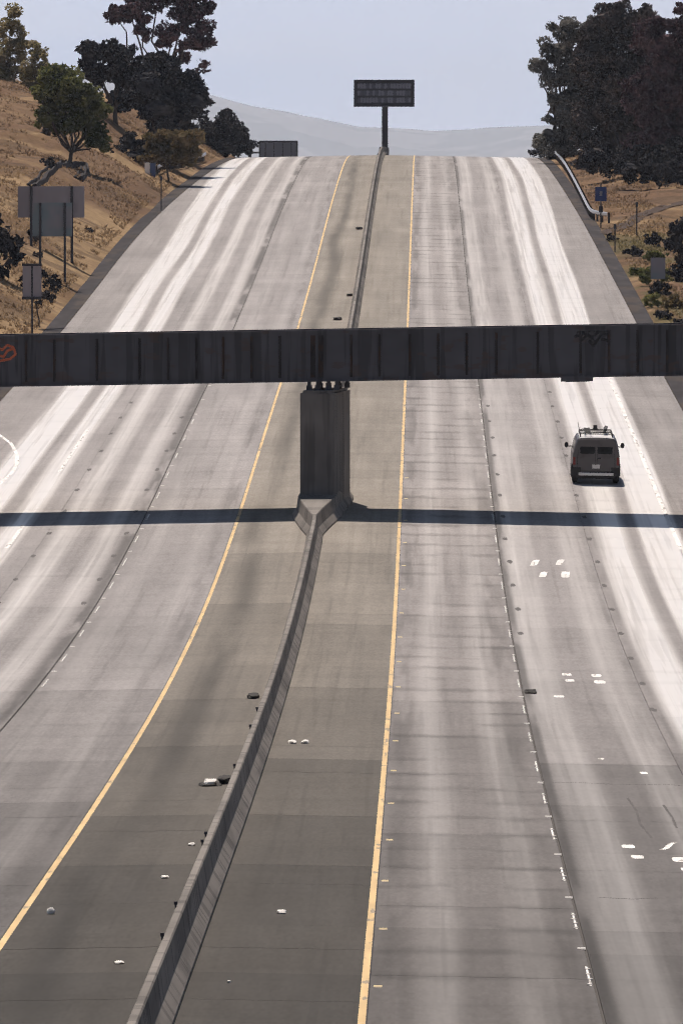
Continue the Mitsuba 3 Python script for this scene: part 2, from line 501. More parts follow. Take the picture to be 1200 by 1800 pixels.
# worn white pavement marks in the second lane right of the median
for (x, y, w, l, sk) in [(8.03, 254.5, .34, 3.2, .12), (8.24, 249.2, .34, 3.0, .1), (8.93, 254.9, .34, 3.2, .12), (9.02, 249.4, .42, 3.4, .05),
                         (8.18, 205.1, .38, 1.3, 0), (8.22, 202.6, .36, 1.2, 0), (9.03, 204.9, .40, 1.4, 0), (9.06, 202.2, .46, 1.6, 0), (7.78, 195.9, .40, 1.0, 0),
                         (8.22, 144.5, .38, 1.1, 0), (8.32, 141.7, .36, 1.1, 0), (9.05, 144.8, .17, 2.6, .2), (9.22, 141.2, .62, 1.5, 0), (9.26, 138.7, .50, 1.1, 0), (9.24, 167.3, .26, .9, 0), (8.35, 172, .2, .6, 0)]:
    ang = np.linspace(0, 2 * np.pi, 18, endpoint=False)
    ex = np.sign(np.cos(ang)) * np.abs(np.cos(ang)) ** .5 * w * .36 + sk * np.sin(ang)
    ey = np.sign(np.sin(ang)) * np.abs(np.sin(ang)) ** .5 * l * .42
    px, py = np.append(x + ex, x), np.append(y + ey, y)
    f = np.stack([np.arange(18), (np.arange(18) + 1) % 18, np.full(18, 18)], 1)
    part('road', 'painted_mark', trimesh.Trimesh(np.stack([px, py, surf(px, py) + .012], 1), f, process=False), 'white_paint')

# black adhesive patches left where old markers stood
tr = random.Random(3)
for x0, ya, yz in ((7.12, 222, 350), (10.25, 190, 362), (-7.2, 236, 340), (-10.12, 236, 352)):
    for y in np.arange(ya + tr.uniform(0, 3), yz, 10.7):
        a = np.linspace(0, 2 * np.pi, 14, endpoint=False)
        rr = np.array([tr.uniform(.75, 1.15) for _ in a])
        px = np.append(x0 + tr.uniform(-.05, .05) + .10 * rr * np.cos(a), x0)
        py = np.append(y + .75 * rr * np.sin(a), y)
        f = np.stack([np.arange(14), (np.arange(14) + 1) % 14, np.full(14, 14)], 1)
        part('road', 'tar_patch', trimesh.Trimesh(np.stack([px, py, surf(px, py) + .009], 1), f, process=False), 'tar')

# tar poured into a few cracks of the second lane right of the median
for pts in ([(6.95, 163.4), (7.6, 163.7), (8.5, 163.3), (9.4, 163.6), (10.0, 163.4)], [(8.2, 116.2), (8.7, 116.4), (9.2, 116.1), (9.7, 116.3)], [(8.62, 159), (8.70, 155), (8.66, 151), (8.78, 147)], [(9.35, 157), (9.42, 153), (9.40, 150)], [(7.3, 131.5), (7.9, 131.2), (8.4, 131.6)]):
    tt = np.linspace(0, 1, 24)
    q = np.array(pts)
    qx, qy = [np.interp(tt, np.linspace(0, 1, len(q)), q[:, i]) for i in (0, 1)]
    d = np.gradient(np.stack([qx, qy], 1), axis=0)
    n = np.stack([d[:, 1], -d[:, 0]], 1) / np.linalg.norm(d, axis=1, keepdims=True)
    w = np.abs(n[:, 1]) * .06 + np.abs(n[:, 0]) * .025
    w = w * (.6 + .8 * meshkit.noise(np.stack([qx * 4, qy * 2, qx * 0], -1)))
    XX, YY = np.stack([qx - n[:, 0] * w, qx + n[:, 0] * w]), np.stack([qy - n[:, 1] * w, qy + n[:, 1] * w])
    part('road', 'sealed_crack', grid(XX, YY, surf(XX, YY) + .008), 'tar')

# asphalt strips beside the concrete
labels['shoulder'] = {'label': 'dark asphalt gutter strip along the left edge of the concrete', 'category': 'shoulder', 'kind': 'structure'}
put('shoulder', strip(lambda y: left_edge(y) - 1.05, lambda y: left_edge(y) - .01, 40, 760, .02), 'asphalt', True)
labels['shoulder_001'] = {'label': 'dark asphalt gutter strip along the right edge of the concrete', 'category': 'shoulder', 'kind': 'structure'}
put('shoulder_001', strip(lambda y: right_edge(y) + .01, lambda y: right_edge(y) + 1.0, 40, 760, .02), 'asphalt', True)

# ---------------------------------------------------------------- raised pavement markers
ORD = 'first second third fourth fifth sixth seventh eighth ninth tenth eleventh twelfth thirteenth fourteenth fifteenth sixteenth seventeenth eighteenth nineteenth twentieth twenty-first twenty-second twenty-third twenty-fourth twenty-fifth twenty-sixth'.split()
dome = trimesh.creation.icosphere(subdivisions=2, radius=.047)
dome.vertices[:, 2] *= .42
dome_ply = {c: ply(dome, c, True) for c in ('marker_white', 'marker_yellow')}
refl = trimesh.creation.box([.11, .10, .022])
top = refl.vertices[:, 2] > 0
refl.vertices[top, 1] *= .45
refl_ply = {c: ply(refl, c) for c in ('marker_white', 'marker_yellow')}


def marker(kind, x, y, c, label, group, s=1.0):
    key = thing('raised_road_marker', label, 'road marker', group)
    scene[key] = {**(dome_ply if kind == 'dome' else refl_ply)[c], 'to_world': T().translate([float(x), float(y), float(surf(x, y) + .012)]).scale(s)}


g_left = 0
for k in range(0, 26):
    yc = 113.0 + 10.7 * k
    if yc < 345:
        part('road', 'dotted_dash', strip(6.722, 6.758, yc + .8, yc + 4.2, .008), 'white_paint')
        there = [q for q in range(4) if tr.random() < .93]
        for i, q in enumerate(there):
            marker('dome', 6.74 + tr.uniform(-.02, .02), yc + 1.0 + .9 * q, 'marker_white', f'{ORD[i]} white dome in the {ORD[k]} group from the bottom of the right dotted line', 'white domes of the right dotted line')
    marker('block', 6.74, yc + 7.6, 'marker_white', f'{ORD[k]} white reflector block from the bottom of the right dotted line', 'reflector blocks of the right dotted line', 1.3)
    if yc < 300:
        marker('block', 3.34 + tr.uniform(-.02, .02), yc, 'marker_yellow', f'{ORD[k]} pale reflector block from the bottom beside the right yellow line', 'reflector blocks along the right yellow line', 1.25)
    if yc > 190:
        if yc < 335:
            part('road', 'dotted_dash', strip(-6.678, -6.642, yc + .8, yc + 4.0, .008), 'white_paint')
            for q in range(3):
                marker('dome', -6.66 + tr.uniform(-.02, .02), yc + 1.0 + 1.2 * q, 'marker_white', f'{ORD[q]} white dome in the {ORD[g_left]} group from the left edge of the left dotted line', 'white domes of the left dotted line')
        marker('block', -6.66, yc + 7.3, 'marker_white', f'{ORD[g_left]} white reflector block from the left edge of the left dotted line', 'reflector blocks of the left dotted line', 1.3)
        g_left += 1

# ---------------------------------------------------------------- median barrier, flared round the pier and the sign post
def gap(y):
    g = .66 * np.clip((y - 265.3) / 9.4, 0, 1) * np.clip((293 - y) / 9.0, 0, 1)
    return g + .28 * sstep(699, 703, y) * sstep(712, 708, y)


def cen(y):
    return -.08 * sstep(262, 270, y) + .36 * sstep(274, 284, y) - .28 * sstep(284, 294, y)


yb = np.unique(np.concatenate([np.arange(60, 262, 4.0), np.arange(262, 297, .5), np.arange(297, 695, 4.0), np.arange(695, 716, .5), np.arange(716, 765, 4)]))
rings = []
for y in yb:
    g, c, z = gap(y), cen(y), road_z(y) - .02
    right = [(g + .305, -.03), (g + .305, .085), (g + .135, .34), (g + .078, .79), (g + .055, .82)]
    prof = [(-a, b) for a, b in right] + [(a, b) for a, b in right[::-1]]
    rings.append([(c + a, y, z + b) for a, b in prof])
put('median_barrier', loft(rings, True, True), 'barrier_concrete')
labels['median_barrier'] = {'label': 'long tan concrete median barrier running up the middle of the freeway', 'category': 'barrier'}
for y in (112, 118.1, 132.3, 134.4, 154.8, 168.9, 175.7):
    z = road_z(y) + .80
    m = cat([cyl([-.07, y, z - .03], [-.07, y, z + .05], .015, 8), box(-.10, -.04, y - .02, y + .02, z + .03, z + .085)])
    part('median_barrier', 'reflector', m, 'post_dark')

# ---------------------------------------------------------------- railway bridge
BR = thing('railway_bridge', 'dark plate girder railway bridge spanning the freeway on a central pier', 'bridge')
TILT = .0166
YB0, WID = 276.5, 5.4


def tilt(m):
    m.vertices[:, 2] += TILT * m.vertices[:, 0]
    return m


zb, zt = 7.07, 9.08
XL, XR = -22.0, 22.0
for yq, nm in ((YB0, 'near'), (YB0 + WID, 'far')):
    s = -1 if nm == 'near' else 1
    part(BR, 'girder_web', tilt(box(XL, XR, yq + (.16 if s < 0 else -.19), yq + (.19 if s < 0 else -.16), zb + .07, zt - .07)), 'girder_steel')
    part(BR, 'top_flange', tilt(box(XL, XR, min(yq, yq - s * .40), max(yq, yq - s * .40), zt - .07, zt)), 'girder_steel')
    part(BR, 'bottom_flange', tilt(box(XL, XR, min(yq, yq - s * .40), max(yq, yq - s * .40), zb, zb + .07)), 'girder_steel')
part(BR, 'flange_angle', tilt(box(XL, XR, YB0 + .13, YB0 + .158, zt - .20, zt - .073)), 'girder_steel')
part(BR, 'flange_angle', tilt(box(XL, XR, YB0 + .13, YB0 + .158, zb + .073, zb + .16)), 'girder_steel')
ST = [-11.42, -10.32, -8.66, -7.0, -5.89, -4.79, -3.75, -2.64, -1.54, -.26, .05, 1.23, 2.33, 3.51, 4.61, 5.72, 6.87, 8.48, 10.14, 11.25, 12.36, 13.51]
ST += [-12.5, -13.6, -14.7, -15.8, -16.9, -18.0, -19.1, -20.2, 14.6, 15.7, 16.8, 17.9, 19.0, 20.1]
for x in ST:
    w = .19 if abs(x + .1) < .3 else .10
    m = cat([box(x - .012, x + .012, YB0 + .02, YB0 + .128, zb + .165, zt - .205), box(x - w / 2, x + w / 2, YB0 + .128, YB0 + .157, zb + .165, zt - .205)])
    part(BR, 'stiffener', tilt(m), 'stiffener_steel')
for x in np.arange(XL + .6, XR, 2.2):
    part(BR, 'floor_beam', tilt(box(x - .1, x + .1, YB0 + .42, YB0 + WID - .42, zb + .10, zb + .55)), 'girder_steel')
part(BR, 'deck', tilt(box(XL, XR, YB0 + .20, YB0 + WID - .20, zb + .553, zb + .80)), 'pier_concrete')
for s in (-1, 1):
    part(BR, 'track_rail', tilt(box(XL, XR, YB0 + WID / 2 + s * .75 - .035, YB0 + WID / 2 + s * .75 + .035, zb + .803, zb + .96)), 'girder_steel')
# pier: a wall set slightly askew, its shelf standing out in front of the girder
zs = 6.64
pl = sg.Polygon([(-.72, 275.2), (.54, 275.2), (.62, 275.6), (1.12, 282.6), (1.0, 283.0), (-.1, 283.0), (-.24, 282.6), (-.74, 275.6)])
pier = trimesh.creation.extrude_polygon(pl, zs - .2)
pier.apply_translation([0, 0, .2])
part(BR, 'pier', pier, 'pier_concrete', label='dark concrete pier wall in the median')
cap = trimesh.creation.extrude_polygon(pl.buffer(-.10), .10)
cap.apply_translation([0, 0, zs + .002])
part(BR, 'pier_cap', cap, 'pier_concrete')
for yq in (YB0 + .2, YB0 + WID - .2):
    for x in (-.45, -.12, .30, .62):
        xx = x + (yq - 276) * .07
        base = zb + TILT * xx
        m = cat([box(xx - .11, xx + .11, yq - .16, yq + .16, zs + .104, base - .14), box(xx - .07, xx + .07, yq - .10, yq + .10, base - .138, base - .003)])
        part(BR, 'bearing', m, 'girder_steel')
for s in (-1, 1):
    x0 = s * 19.6
    part(BR, 'abutment', box(min(x0, x0 + s * 2.6), max(x0, x0 + s * 2.6), YB0 - .6, YB0 + WID + .6, .2, zb - .35), 'pier_concrete')
part(BR, 'hanging_plate', tilt(cat([box(9.38, 10.62, YB0 + .03, YB0 + .17, zb - .15, zb - .003), box(9.55, 10.45, YB0 + .0, YB0 + .2, zb - .17, zb - .153)])), 'girder_steel', label='dark box hung under the girder above the right lanes')


def scribble(paths, w, x0, z0, y):
    g = unary_union([sg.LineString(q).buffer(w, resolution=4) for q in paths])
    ms = [trimesh.creation.extrude_polygon(q, .004) for q in getattr(g, 'geoms', [g])]
    m = cat(ms)
    v = m.vertices.copy()
    m.vertices = np.stack([x0 + v[:, 0], y - v[:, 2], z0 + v[:, 1]], 1)
    m.faces = m.faces[:, ::-1]
    return tilt(m)


gy = YB0 + .157
part(BR, 'graffiti', scribble([[(-.9, .1), (-.5, .05), (-.1, .12), (.12, .3), (.05, .52), (-.2, .44), (-.35, .2), (-.6, .3), (-.9, .5)], [(-.62, .62), (-.4, .48), (-.2, .66), (.02, .58)], [(-.75, .08), (-.72, .34)]], .05, -11.95, 8.03, gy),
     'graffiti_orange', label='orange graffiti squiggle at the left end of the girder')
part(BR, 'graffiti', scribble([[(0, .25), (.35, .35), (.6, .2), (.9, .4), (1.25, .3), (1.3, .05), (1.05, .12)], [(.2, .1), (.5, .32), (.75, .0), (1.0, .3)], [(.1, .42), (.6, .48), (1.2, .45)], [(.55, .05), (.7, -.12), (.85, .1)]], .055, 9.95, 8.42, gy),
     'graffiti_black', label='black graffiti scrawl at the right end of the girder')
scene['graffiti_orange'] = flat((.50, .12, .055), .6)
scene['graffiti_black'] = flat((.012, .012, .016), .6)

# ---------------------------------------------------------------- van on the right roadway
VAN_X, VAN_Y = 11.14, 293.4
slope = math.atan((road_z(VAN_Y + 4) - road_z(VAN_Y)) / 4)
roll = math.atan(CROWN)
VT = T().translate([VAN_X, VAN_Y, float(surf(VAN_X, VAN_Y))]).rotate([1, 0, 0], math.degrees(slope)).rotate([0, 1, 0], math.degrees(roll))
VAN = thing('utility_van', 'dark utility van with roof rack driving away beyond the bridge', 'van')


def vpart(name, mesh, bsdf, smooth=False, label=None):
    k = part(VAN, name, mesh, bsdf, smooth, label)
    scene[k]['to_world'] = VT
    return k


def van_color(p, n, uv):
    d = smoothstep(.45, .7, fbm(p.x * 2.4, p.z * 2.4, 3.0, 4))
    return mix((.055, .049, .057), (.038, .031, .037), d)


scene['van_paint'] = tw({'type': 'principled', 'base_color': proc(van_color), 'roughness': .35, 'specular': .5, 'clearcoat': .4})
scene['van_glass'] = flat((.006, .007, .010), .15, 0, .2)
scene['tyre_rubber'] = flat((.016, .016, .017), .85)
scene['black_trim'] = flat((.018, .018, .02), .6)
scene['chrome'] = flat((.80, .80, .80), .22, .85)
scene['tail_red'] = flat((.16, .012, .012), .3)
scene['plate_white'] = flat((.68, .68, .68), .5)


def section(wb, ww, wt, z0, zw, z1):
    """Body section, symmetric, rounded at sill and roof."""
    half = [(wb * .9, z0), (wb, z0 + .06), (ww, z0 + .28), (ww * 1.005, z0 + .5 * (zw - z0)), (ww * .985, zw), (wt + (ww - wt) * .12, z1 - .13), (wt * .97, z1 - .05), (wt * .86, z1 - .008), (wt * .45, z1 + .012)]
    return half + [(-a, b) for a, b in half[::-1]]


secs = [(0.0, .90, .95, .78, .50, 1.22, 1.84), (.06, .93, .975, .80, .44, 1.23, 1.90), (.5, .94, .98, .81, .40, 1.23, 1.93), (2.9, .94, .98, .81, .40, 1.23, 1.93), (3.3, .94, .98, .80, .40, 1.22, 1.90), (4.05, .93, .97, .86, .40, 1.16, 1.30), (4.3, .92, .96, .85, .40, 1.08, 1.17), (4.95, .88, .92, .80, .42, .98, 1.04), (5.08, .80, .85, .70, .48, .90, .95)]
vpart('body', loft([[(a, y, b) for a, b in section(*s)] for y, *s in secs], True, True), 'van_paint', 35)
for s in (-1, 1):
    q = sg.box(-.25, -.235, .25, .235).buffer(.06, resolution=4)
    m = trimesh.creation.extrude_polygon(q, .02)
    v = m.vertices
    m.vertices = np.stack([s * .36 + v[:, 0], -.012 + v[:, 2] + .04 * (v[:, 1] + .235), 1.50 + v[:, 1] * .8], 1)
    vpart('rear_window', m, 'van_glass', 30)
    # rear doors: frames standing a little proud, with the handle on the right one
    fr = sg.box(.03, .54, .80, 1.76) if s > 0 else sg.box(-.80, .54, -.03, 1.76)
    ring = fr.difference(fr.buffer(-.022))
    m = trimesh.creation.extrude_polygon(ring, .012)
    v = m.vertices
    m.vertices = np.stack([v[:, 0] * np.where(v[:, 1] > 1.3, .93, 1), -.016 + v[:, 2] + .04 * np.clip(v[:, 1] - 1.2, 0, 1), v[:, 1]], 1)
    vpart('rear_door', m, 'black_trim')
    vpart('tail_light', box(s * .90 - .05, s * .90 + .05, -.018, .09, .80, 1.12), 'tail_red')
    for y0, y1 in ((.45, 1.25), (1.35, 2.15), (2.25, 3.05)):
        rr = [[(s * (.978 - .155 * max(0, (z - 1.2)) / .70 + .006), y, z) for z in (1.27, 1.50, 1.74)] for y in (y0, y1)]
        vpart('side_window', loft(rr, False), 'van_glass')
    vpart('mirror', cat([box(min(s * .95, s * 1.14), max(s * .95, s * 1.14), 3.35, 3.40, 1.30, 1.34), trimesh.creation.icosphere(2, 1.0).apply_scale([.08, .05, .12]).apply_translation([s * 1.17, 3.34, 1.38])]), 'black_trim', 40)
    for yw in (.95, 4.05):
        prof = np.array([(.20, -.11), (.31, -.12), (.36, -.09), (.372, 0), (.36, .09), (.31, .12), (.20, .11)])
        w = trimesh.creation.revolve(np.vstack([prof, prof[:1]]), sections=28)
        w.apply_transform(trimesh.transformations.rotation_matrix(math.pi / 2, [0, 1, 0]))
        w.apply_translation([s * .84, yw, .372])
        k = vpart('wheel', w, 'tyre_rubber', 40)
        rim = cyl([s * .84 - .07, yw, .372], [s * .84 + .07, yw, .372], .215, 20)
        put(k + '__rim', rim, 'galvanized', 30)
        scene[k + '__rim']['to_world'] = VT
    vpart('mud_flap', box(s * .84 - .13, s * .84 + .13, .50, .515, .10, .48), 'black_trim')
vpart('underbody', box(-.72, .72, .12, 4.8, .22, .42), 'black_trim')
bx = np.linspace(-.72, .72, 13)
rb = [[(x, -.10 - .05 * (1 - (x / .72) ** 2) + a, .43 + b) for a, b in ((-.045, -.055), (-.06, 0), (-.045, .055), (.05, .06), (.05, -.06))] for x in bx]
vpart('rear_bumper', loft(rb, True, True), 'white_enamel', 40, 'bright white rear bumper')
for s in (-1, 1):
    vpart('fender_flare', cat([box(min(s * .90, s * 1.0), max(s * .90, s * 1.0), .02, .62, .36, .84), box(min(s * .62, s * .985), max(s * .62, s * .985), -.03, .019, .37, .70)]), 'black_trim')
vpart('roof', loft([[(x, y, 1.915 + .035 * (1 - (x / .70) ** 2) + dz) for x in np.linspace(-.70, .70, 9)] + [(x, y, 1.90 + dz) for x in np.linspace(.70, -.70, 9)] for y, dz in ((.10, -.01), (.5, .014), (2.9, .014), (3.2, -.012))], True, True), 'white_enamel', 40, 'pale sunlit roof panel')
vpart('bumper_skirt', box(-.80, .80, -.07, .10, .26, .37), 'black_trim')
vpart('licence_plate', box(-.16, .16, -.022, -.005, .66, .82), 'plate_white')
vpart('door_handle', box(.06, .20, -.045, -.018, 1.06, 1.10), 'black_trim')
wsr = [[(x * w, y, z) for x in np.linspace(-1, 1, 7)] for y, z, w in ((3.40, 1.86, .72), (3.75, 1.60, .79), (4.02, 1.345, .82))]
vpart('windscreen', loft(wsr, False), 'van_glass', True)
# roof rack with side rails, hoops, a rotating lamp and bundled gear at its front
rack = []
for s in (-1, 1):
    rack.append(cyl([s * .66, .35, 2.06], [s * .66, 3.0, 2.06], .022, 8))
    for y in (.4, 1.3, 2.2, 2.95):
        rack.append(cyl([s * .66, y, 1.88], [s * .66, y, 2.06], .02, 8))
for y in (.4, 1.3, 2.2, 2.95):
    rack.append(cyl([-.66, y, 2.06], [.66, y, 2.06], .022, 8))
RK = vpart('roof_rack', cat(rack), 'black_trim', 30)
for nm, m in (('ladder', cat([cyl([-.46, .3, 2.105], [-.46, 3.1, 2.105], .022, 8), cyl([-.24, .3, 2.105], [-.24, 3.1, 2.105], .022, 8)] + [cyl([-.46, y, 2.105], [-.24, y, 2.105], .014, 6) for y in np.arange(.4, 3.1, .3)])),
              ('tool_bundle', cat([cyl([.34 + .02 * i, 1.2, 2.12 + .05 * (i % 2)], [.40 + .03 * i, 2.9, 2.14 + .05 * (i % 2)], .045, 10) for i in range(4)])),
              ('warning_lamp', cat([cyl([0, 2.6, 2.08], [0, 2.6, 2.13], .11, 14), cyl([0, 2.6, 2.13], [0, 2.6, 2.27], .085, 14)]))):
    put(RK + '__' + nm, m, 'black_trim', 30)
    scene[RK + '__' + nm]['to_world'] = VT
vpart('aerial', cyl([-.62, 3.0, 1.88], [-.72, 2.9, 2.36], .012, 6), 'black_trim')

# ---------------------------------------------------------------- changeable message sign on the crest
MS = thing('message_sign', 'dark electronic message board on a single post at the crest of the road', 'sign')
mz0, mz1, my = 26.75, 29.42, 705.0
fr = sg.box(-2.9, mz0, 3.1, mz1)


def upright(poly, y0, t):
    m = trimesh.creation.extrude_polygon(poly, t)
    v = m.vertices.copy()
    m.vertices = np.stack([v[:, 0], y0 + t - v[:, 2], v[:, 1]], 1)
    m.faces = m.faces[:, ::-1]
    return m


part(MS, 'cabinet', box(-2.88, 3.08, my + .06, my + .9, mz0 + .02, mz1 - .02), 'sign_black')
part(MS, 'frame', upright(fr.difference(sg.box(-2.62, mz0 + .24, 2.82, mz1 - .26)), my - .10, .15), 'sign_black')
mr = random.Random(5)
for line in range(3):
    z = mz1 - .30 - .70 * line
    for c in range(18):
        x = -2.55 + .296 * c
        part(MS, 'lamp_module', box(x, x + .27, my - .02, my + .05, z - .56, z - .06), 'lamp_rows' if mr.random() < (.85, .6, .55)[line] and not (c > 10 and line > 0 and mr.random() < .5) else 'lamp_rows_dim')
part(MS, 'post', cyl([.17, my + .45, 21.6], [.17, my + .45, mz0], .30, 20), 'post_dark', 30)
part(MS, 'post_base', cyl([.17, my + .45, 21.7], [.17, my + .45, 22.72], .42, 16), 'pier_concrete', 30)

# overhead sign seen from behind, beyond the crest
OS = thing('overhead_sign', 'grey back of an overhead sign just beyond the crest, left of the message board', 'sign')
ox0, ox1, oz0, oz1, oy = -17.9, -12.85, 24.9, 27.3, 950.0
part(OS, 'panel', box(ox0, ox1, oy, oy + .08, oz0, oz1), 'sign_back_dark')
scene['sign_back_dark'] = flat((.17, .18, .215), .6)
part(OS, 'frame', upright(sg.box(ox0 - .08, oz0 - .08, ox1 + .08, oz1 + .08).difference(sg.box(ox0 + .14, oz0 + .14, ox1 - .14, oz1 - .14)), oy - .12, .11), 'post_dark')
for x in np.linspace(ox0 + .8, ox1 - .8, 4):
    part(OS, 'rib', box(x - .05, x + .05, oy - .09, oy - .003, oz0 + .145, oz1 - .145), 'post_dark')
part(OS, 'arm', cyl([-19.2, oy + .35, 25.8], [ox1, oy + .35, 25.8], .12, 12), 'post_dark')
part(OS, 'post', cyl([-19.2, oy + .35, float(ground_z(-19.2, oy)) - .5], [-19.2, oy + .35, 26.2], .22, 14), 'post_dark')


# ---------------------------------------------------------------- roadside signs, posts, guardrails
def back_sign(name, label, x0, x1, z0, z1, y, px, mat, pw=.075, over=.0, fins=()):
    t = thing(name, label, 'sign')
    part(t, 'panel', box(x0, x1, y, y + .03, z0, z1), mat)
    for zz in (z0 + .22 * (z1 - z0), z0 + .78 * (z1 - z0)):
        part(t, 'stringer', box(x0 + .03, x1 - .03, y - .045, y - .002, zz - .035, zz + .035), mat)
    for x in px:
        part(t, 'post', box(x - pw, x + pw, y - .17, y - .047, float(ground_z(x, y)) - .3, z1 + over), 'post_dark')
    return t


back_sign('guide_sign', 'large grey sign back on two dark posts, higher of two on the left slope', -22.48, -18.13, 14.48, 16.53, 465.0, (-21.6, -18.95), 'sign_back', .085)
back_sign('guide_sign', 'smaller bluish sign seen from behind in front of the large grey sign', -20.55, -18.05, 13.2, 15.32, 447.0, (-20.05, -18.5), 'sign_back_bluish', .07)
ws = thing('warning_sign', 'tall narrow pale sign back on one dark post beside the left shoulder', 'sign')
for a, b in ((-18.62, -18.14), (-18.04, -17.56)):
    part(ws, 'panel', box(a, b, 402.0, 402.03, 9.62, 11.48), 'sign_back')
part(ws, 'post', box(-18.138, -18.042, 401.93, 402.05, float(ground_z(-18.09, 402)) - .3, 11.5), 'post_dark')
part(ws, 'bracket', box(-18.65, -17.53, 401.86, 401.925, 9.50, 9.66), 'post_dark')
part(ws, 'bracket', box(-18.65, -17.53, 401.86, 401.925, 11.40, 11.54), 'post_dark')

gz = float(ground_z(16.95, 520))
cb = thing('call_box_sign', 'small dark blue square sign on a thin post right of the road', 'sign')
part(cb, 'panel', upright(sg.box(16.58, 16.02, 17.34, 16.98).buffer(.04), 520, .02), 'call_blue')
part(cb, 'symbol', upright(sg.box(16.86, 16.35, 17.06, 16.70), 519.985, .013), 'lamp_rows')
part(cb, 'post', box(16.91, 17.01, 520.023, 520.10, gz - .3, 17.25), 'post_dark')
part(cb, 'call_box', box(16.82, 17.1, 519.80, 520.02, gz + 1.15, gz + 1.6), 'post_dark')

gs = thing('route_sign', 'small grey sign plate on a thin post among the bushes at right', 'sign')
part(gs, 'panel', upright(sg.box(18.42, 10.55, 19.26, 11.82).buffer(.04), 450, .02), 'sign_back_bluish')
part(gs, 'post', box(18.79, 18.88, 450.023, 450.09, float(ground_z(18.83, 450)) - .3, 11.9), 'post_dark')
for x, y, h, lab in ((17.19, 490, 1.9, 'thin dark marker post on the right slope, nearer the bridge'), (19.28, 510, 2.4, 'thin dark marker post farther right on the slope below the dirt track'), (-16.1, 546, 3.0, 'thin tall dark post at the left road edge below the white and blue cabinet')):
    k = thing('marker_post', lab, 'post')
    g0 = float(ground_z(x, y))
    part(k, 'post', box(x - .045, x + .045, y - .045, y + .045, g0 - .3, g0 + h), 'post_dark')
    part(k, 'plate', box(x - .09, x + .09, y - .06, y - .048, g0 + h - .35, g0 + h - .02), 'post_dark')

WB = [(-.155, 0), (-.12, -.04), (-.05, -.075), (-.015, -.02), (.015, -.02), (.05, -.075), (.12, -.04), (.155, 0)]


def guardrail(name, label, pts, side):
    t = thing(name, label, 'guardrail')
    p = np.asarray(pts, float)
    d = np.gradient(p, axis=0)
    n = np.stack([d[:, 1], -d[:, 0]], 1) / np.linalg.norm(d, axis=1, keepdims=True) * side
    g0 = np.array([max(float(ground_z(x, y)), float(surf(x, y))) for x, y in p])
    rings = [[(x + nx * b, y + ny * b, z + .66 + a) for a, b in WB] + [(x + nx * (b + .012), y + ny * (b + .012), z + .66 + a) for a, b in WB[::-1]] for (x, y), (nx, ny), z in zip(p, n, g0)]
    part(t, 'rail', loft(rings, True, True), 'galvanized', 30)
    step = np.concatenate([[0], np.cumsum(np.linalg.norm(np.diff(p, axis=0), axis=1))])
    for s in np.arange(0, step[-1], 1.9):
        x, y = np.interp(s, step, p[:, 0]), np.interp(s, step, p[:, 1])
        nx, ny, z = np.interp(s, step, n[:, 0]), np.interp(s, step, n[:, 1]), np.interp(s, step, g0)
        part(t, 'post', box(x + nx * .11 - .075, x + nx * .11 + .075, y + ny * .11 - .1, y + ny * .11 + .1, z - .4, z + .80), 'wood_post')


scene['wood_post'] = flat((.06, .05, .045), .85)
yr = np.concatenate([[526, 528.5, 531, 534], np.arange(538, 712, 4.0)])
xr = np.interp(yr, [526, 528.5, 531, 534, 540, 720], [17.6, 17.0, 16.65, 16.5, 16.45, 16.3])
guardrail('guardrail', 'pale steel guardrail climbing the right road edge to the crest', np.stack([xr, yr], 1), 1)
yl = np.arange(590, 652, 3.0)
guardrail('guardrail', 'short steel guardrail on the left slope below the bushes', np.stack([np.interp(yl, [586, 594, 605, 624, 641, 653], [-18.15, -17.94, -17.48, -16.66, -16.09, -15.8]), yl], 1), -1)
cx, cyy = -18.45, 584.5
cg = float(ground_z(cx, cyy))
cab = thing('roadside_cabinet', 'small white and blue roadside cabinet beside the left guardrail', 'cabinet')
part(cab, 'white_door', box(cx - .42, cx - .02, cyy, cyy + .5, cg - .2, cg + 1.0), 'white_enamel')
part(cab, 'blue_door', box(cx + .02, cx + .45, cyy + .02, cyy + .5, cg - .2, cg + .95), 'blue_enamel')
part(cab, 'roof', box(cx - .46, cx + .49, cyy - .04, cyy + .54, cg + 1.003, cg + 1.06), 'post_dark')

# curved drain channel on the left slope and the dirt track at right
ca = np.array([(-24.3, 514), (-24.1, 528), (-24.0, 544), (-23.7, 558), (-23.1, 564), (-22.6, 559), (-22.3, 549), (-22.1, 538)])
from scipy.interpolate import CubicSpline
tt = np.linspace(0, 1, 60)
qx, qy = CubicSpline(np.linspace(0, 1, len(ca)), ca)(tt).T
dxy = np.gradient(np.stack([qx, qy], 1), axis=0)
nn = np.stack([dxy[:, 1], -dxy[:, 0]], 1) / np.linalg.norm(dxy, axis=1, keepdims=True)
rings = []
for x, y, (nx, ny) in zip(qx, qy, nn):
    z = float(ground_z(x, y))
    rings.append([(x + nx * a, y + ny * a, z + b) for a, b in ((-.42, -.15), (-.34, .26), (-.22, .28), (-.14, .06), (.14, .06), (.22, .26), (.34, .24), (.42, -.15))])
put(thing('drain_channel', 'dark arched drain channel on the left slope above the large grey sign', 'drain channel'), loft(rings, True, True), 'asphalt')
ta = np.array([(16.9, 512), (18.2, 519), (20, 530), (22.5, 541), (26, 550), (34, 560)])
qx, qy = [np.interp(np.linspace(0, 1, 40), np.linspace(0, 1, len(ta)), ta[:, i]) for i in (0, 1)]
XX = np.stack([qx - .3, qx, qx + .3])
YY = np.stack([qy + 1.6, qy, qy - 1.6])
scene['dark_earth'] = flat((.075, .056, .048), .95, 0, .1)
put('path', grid(XX, YY, ground_z(XX, YY) + .05), 'dark_earth', True)
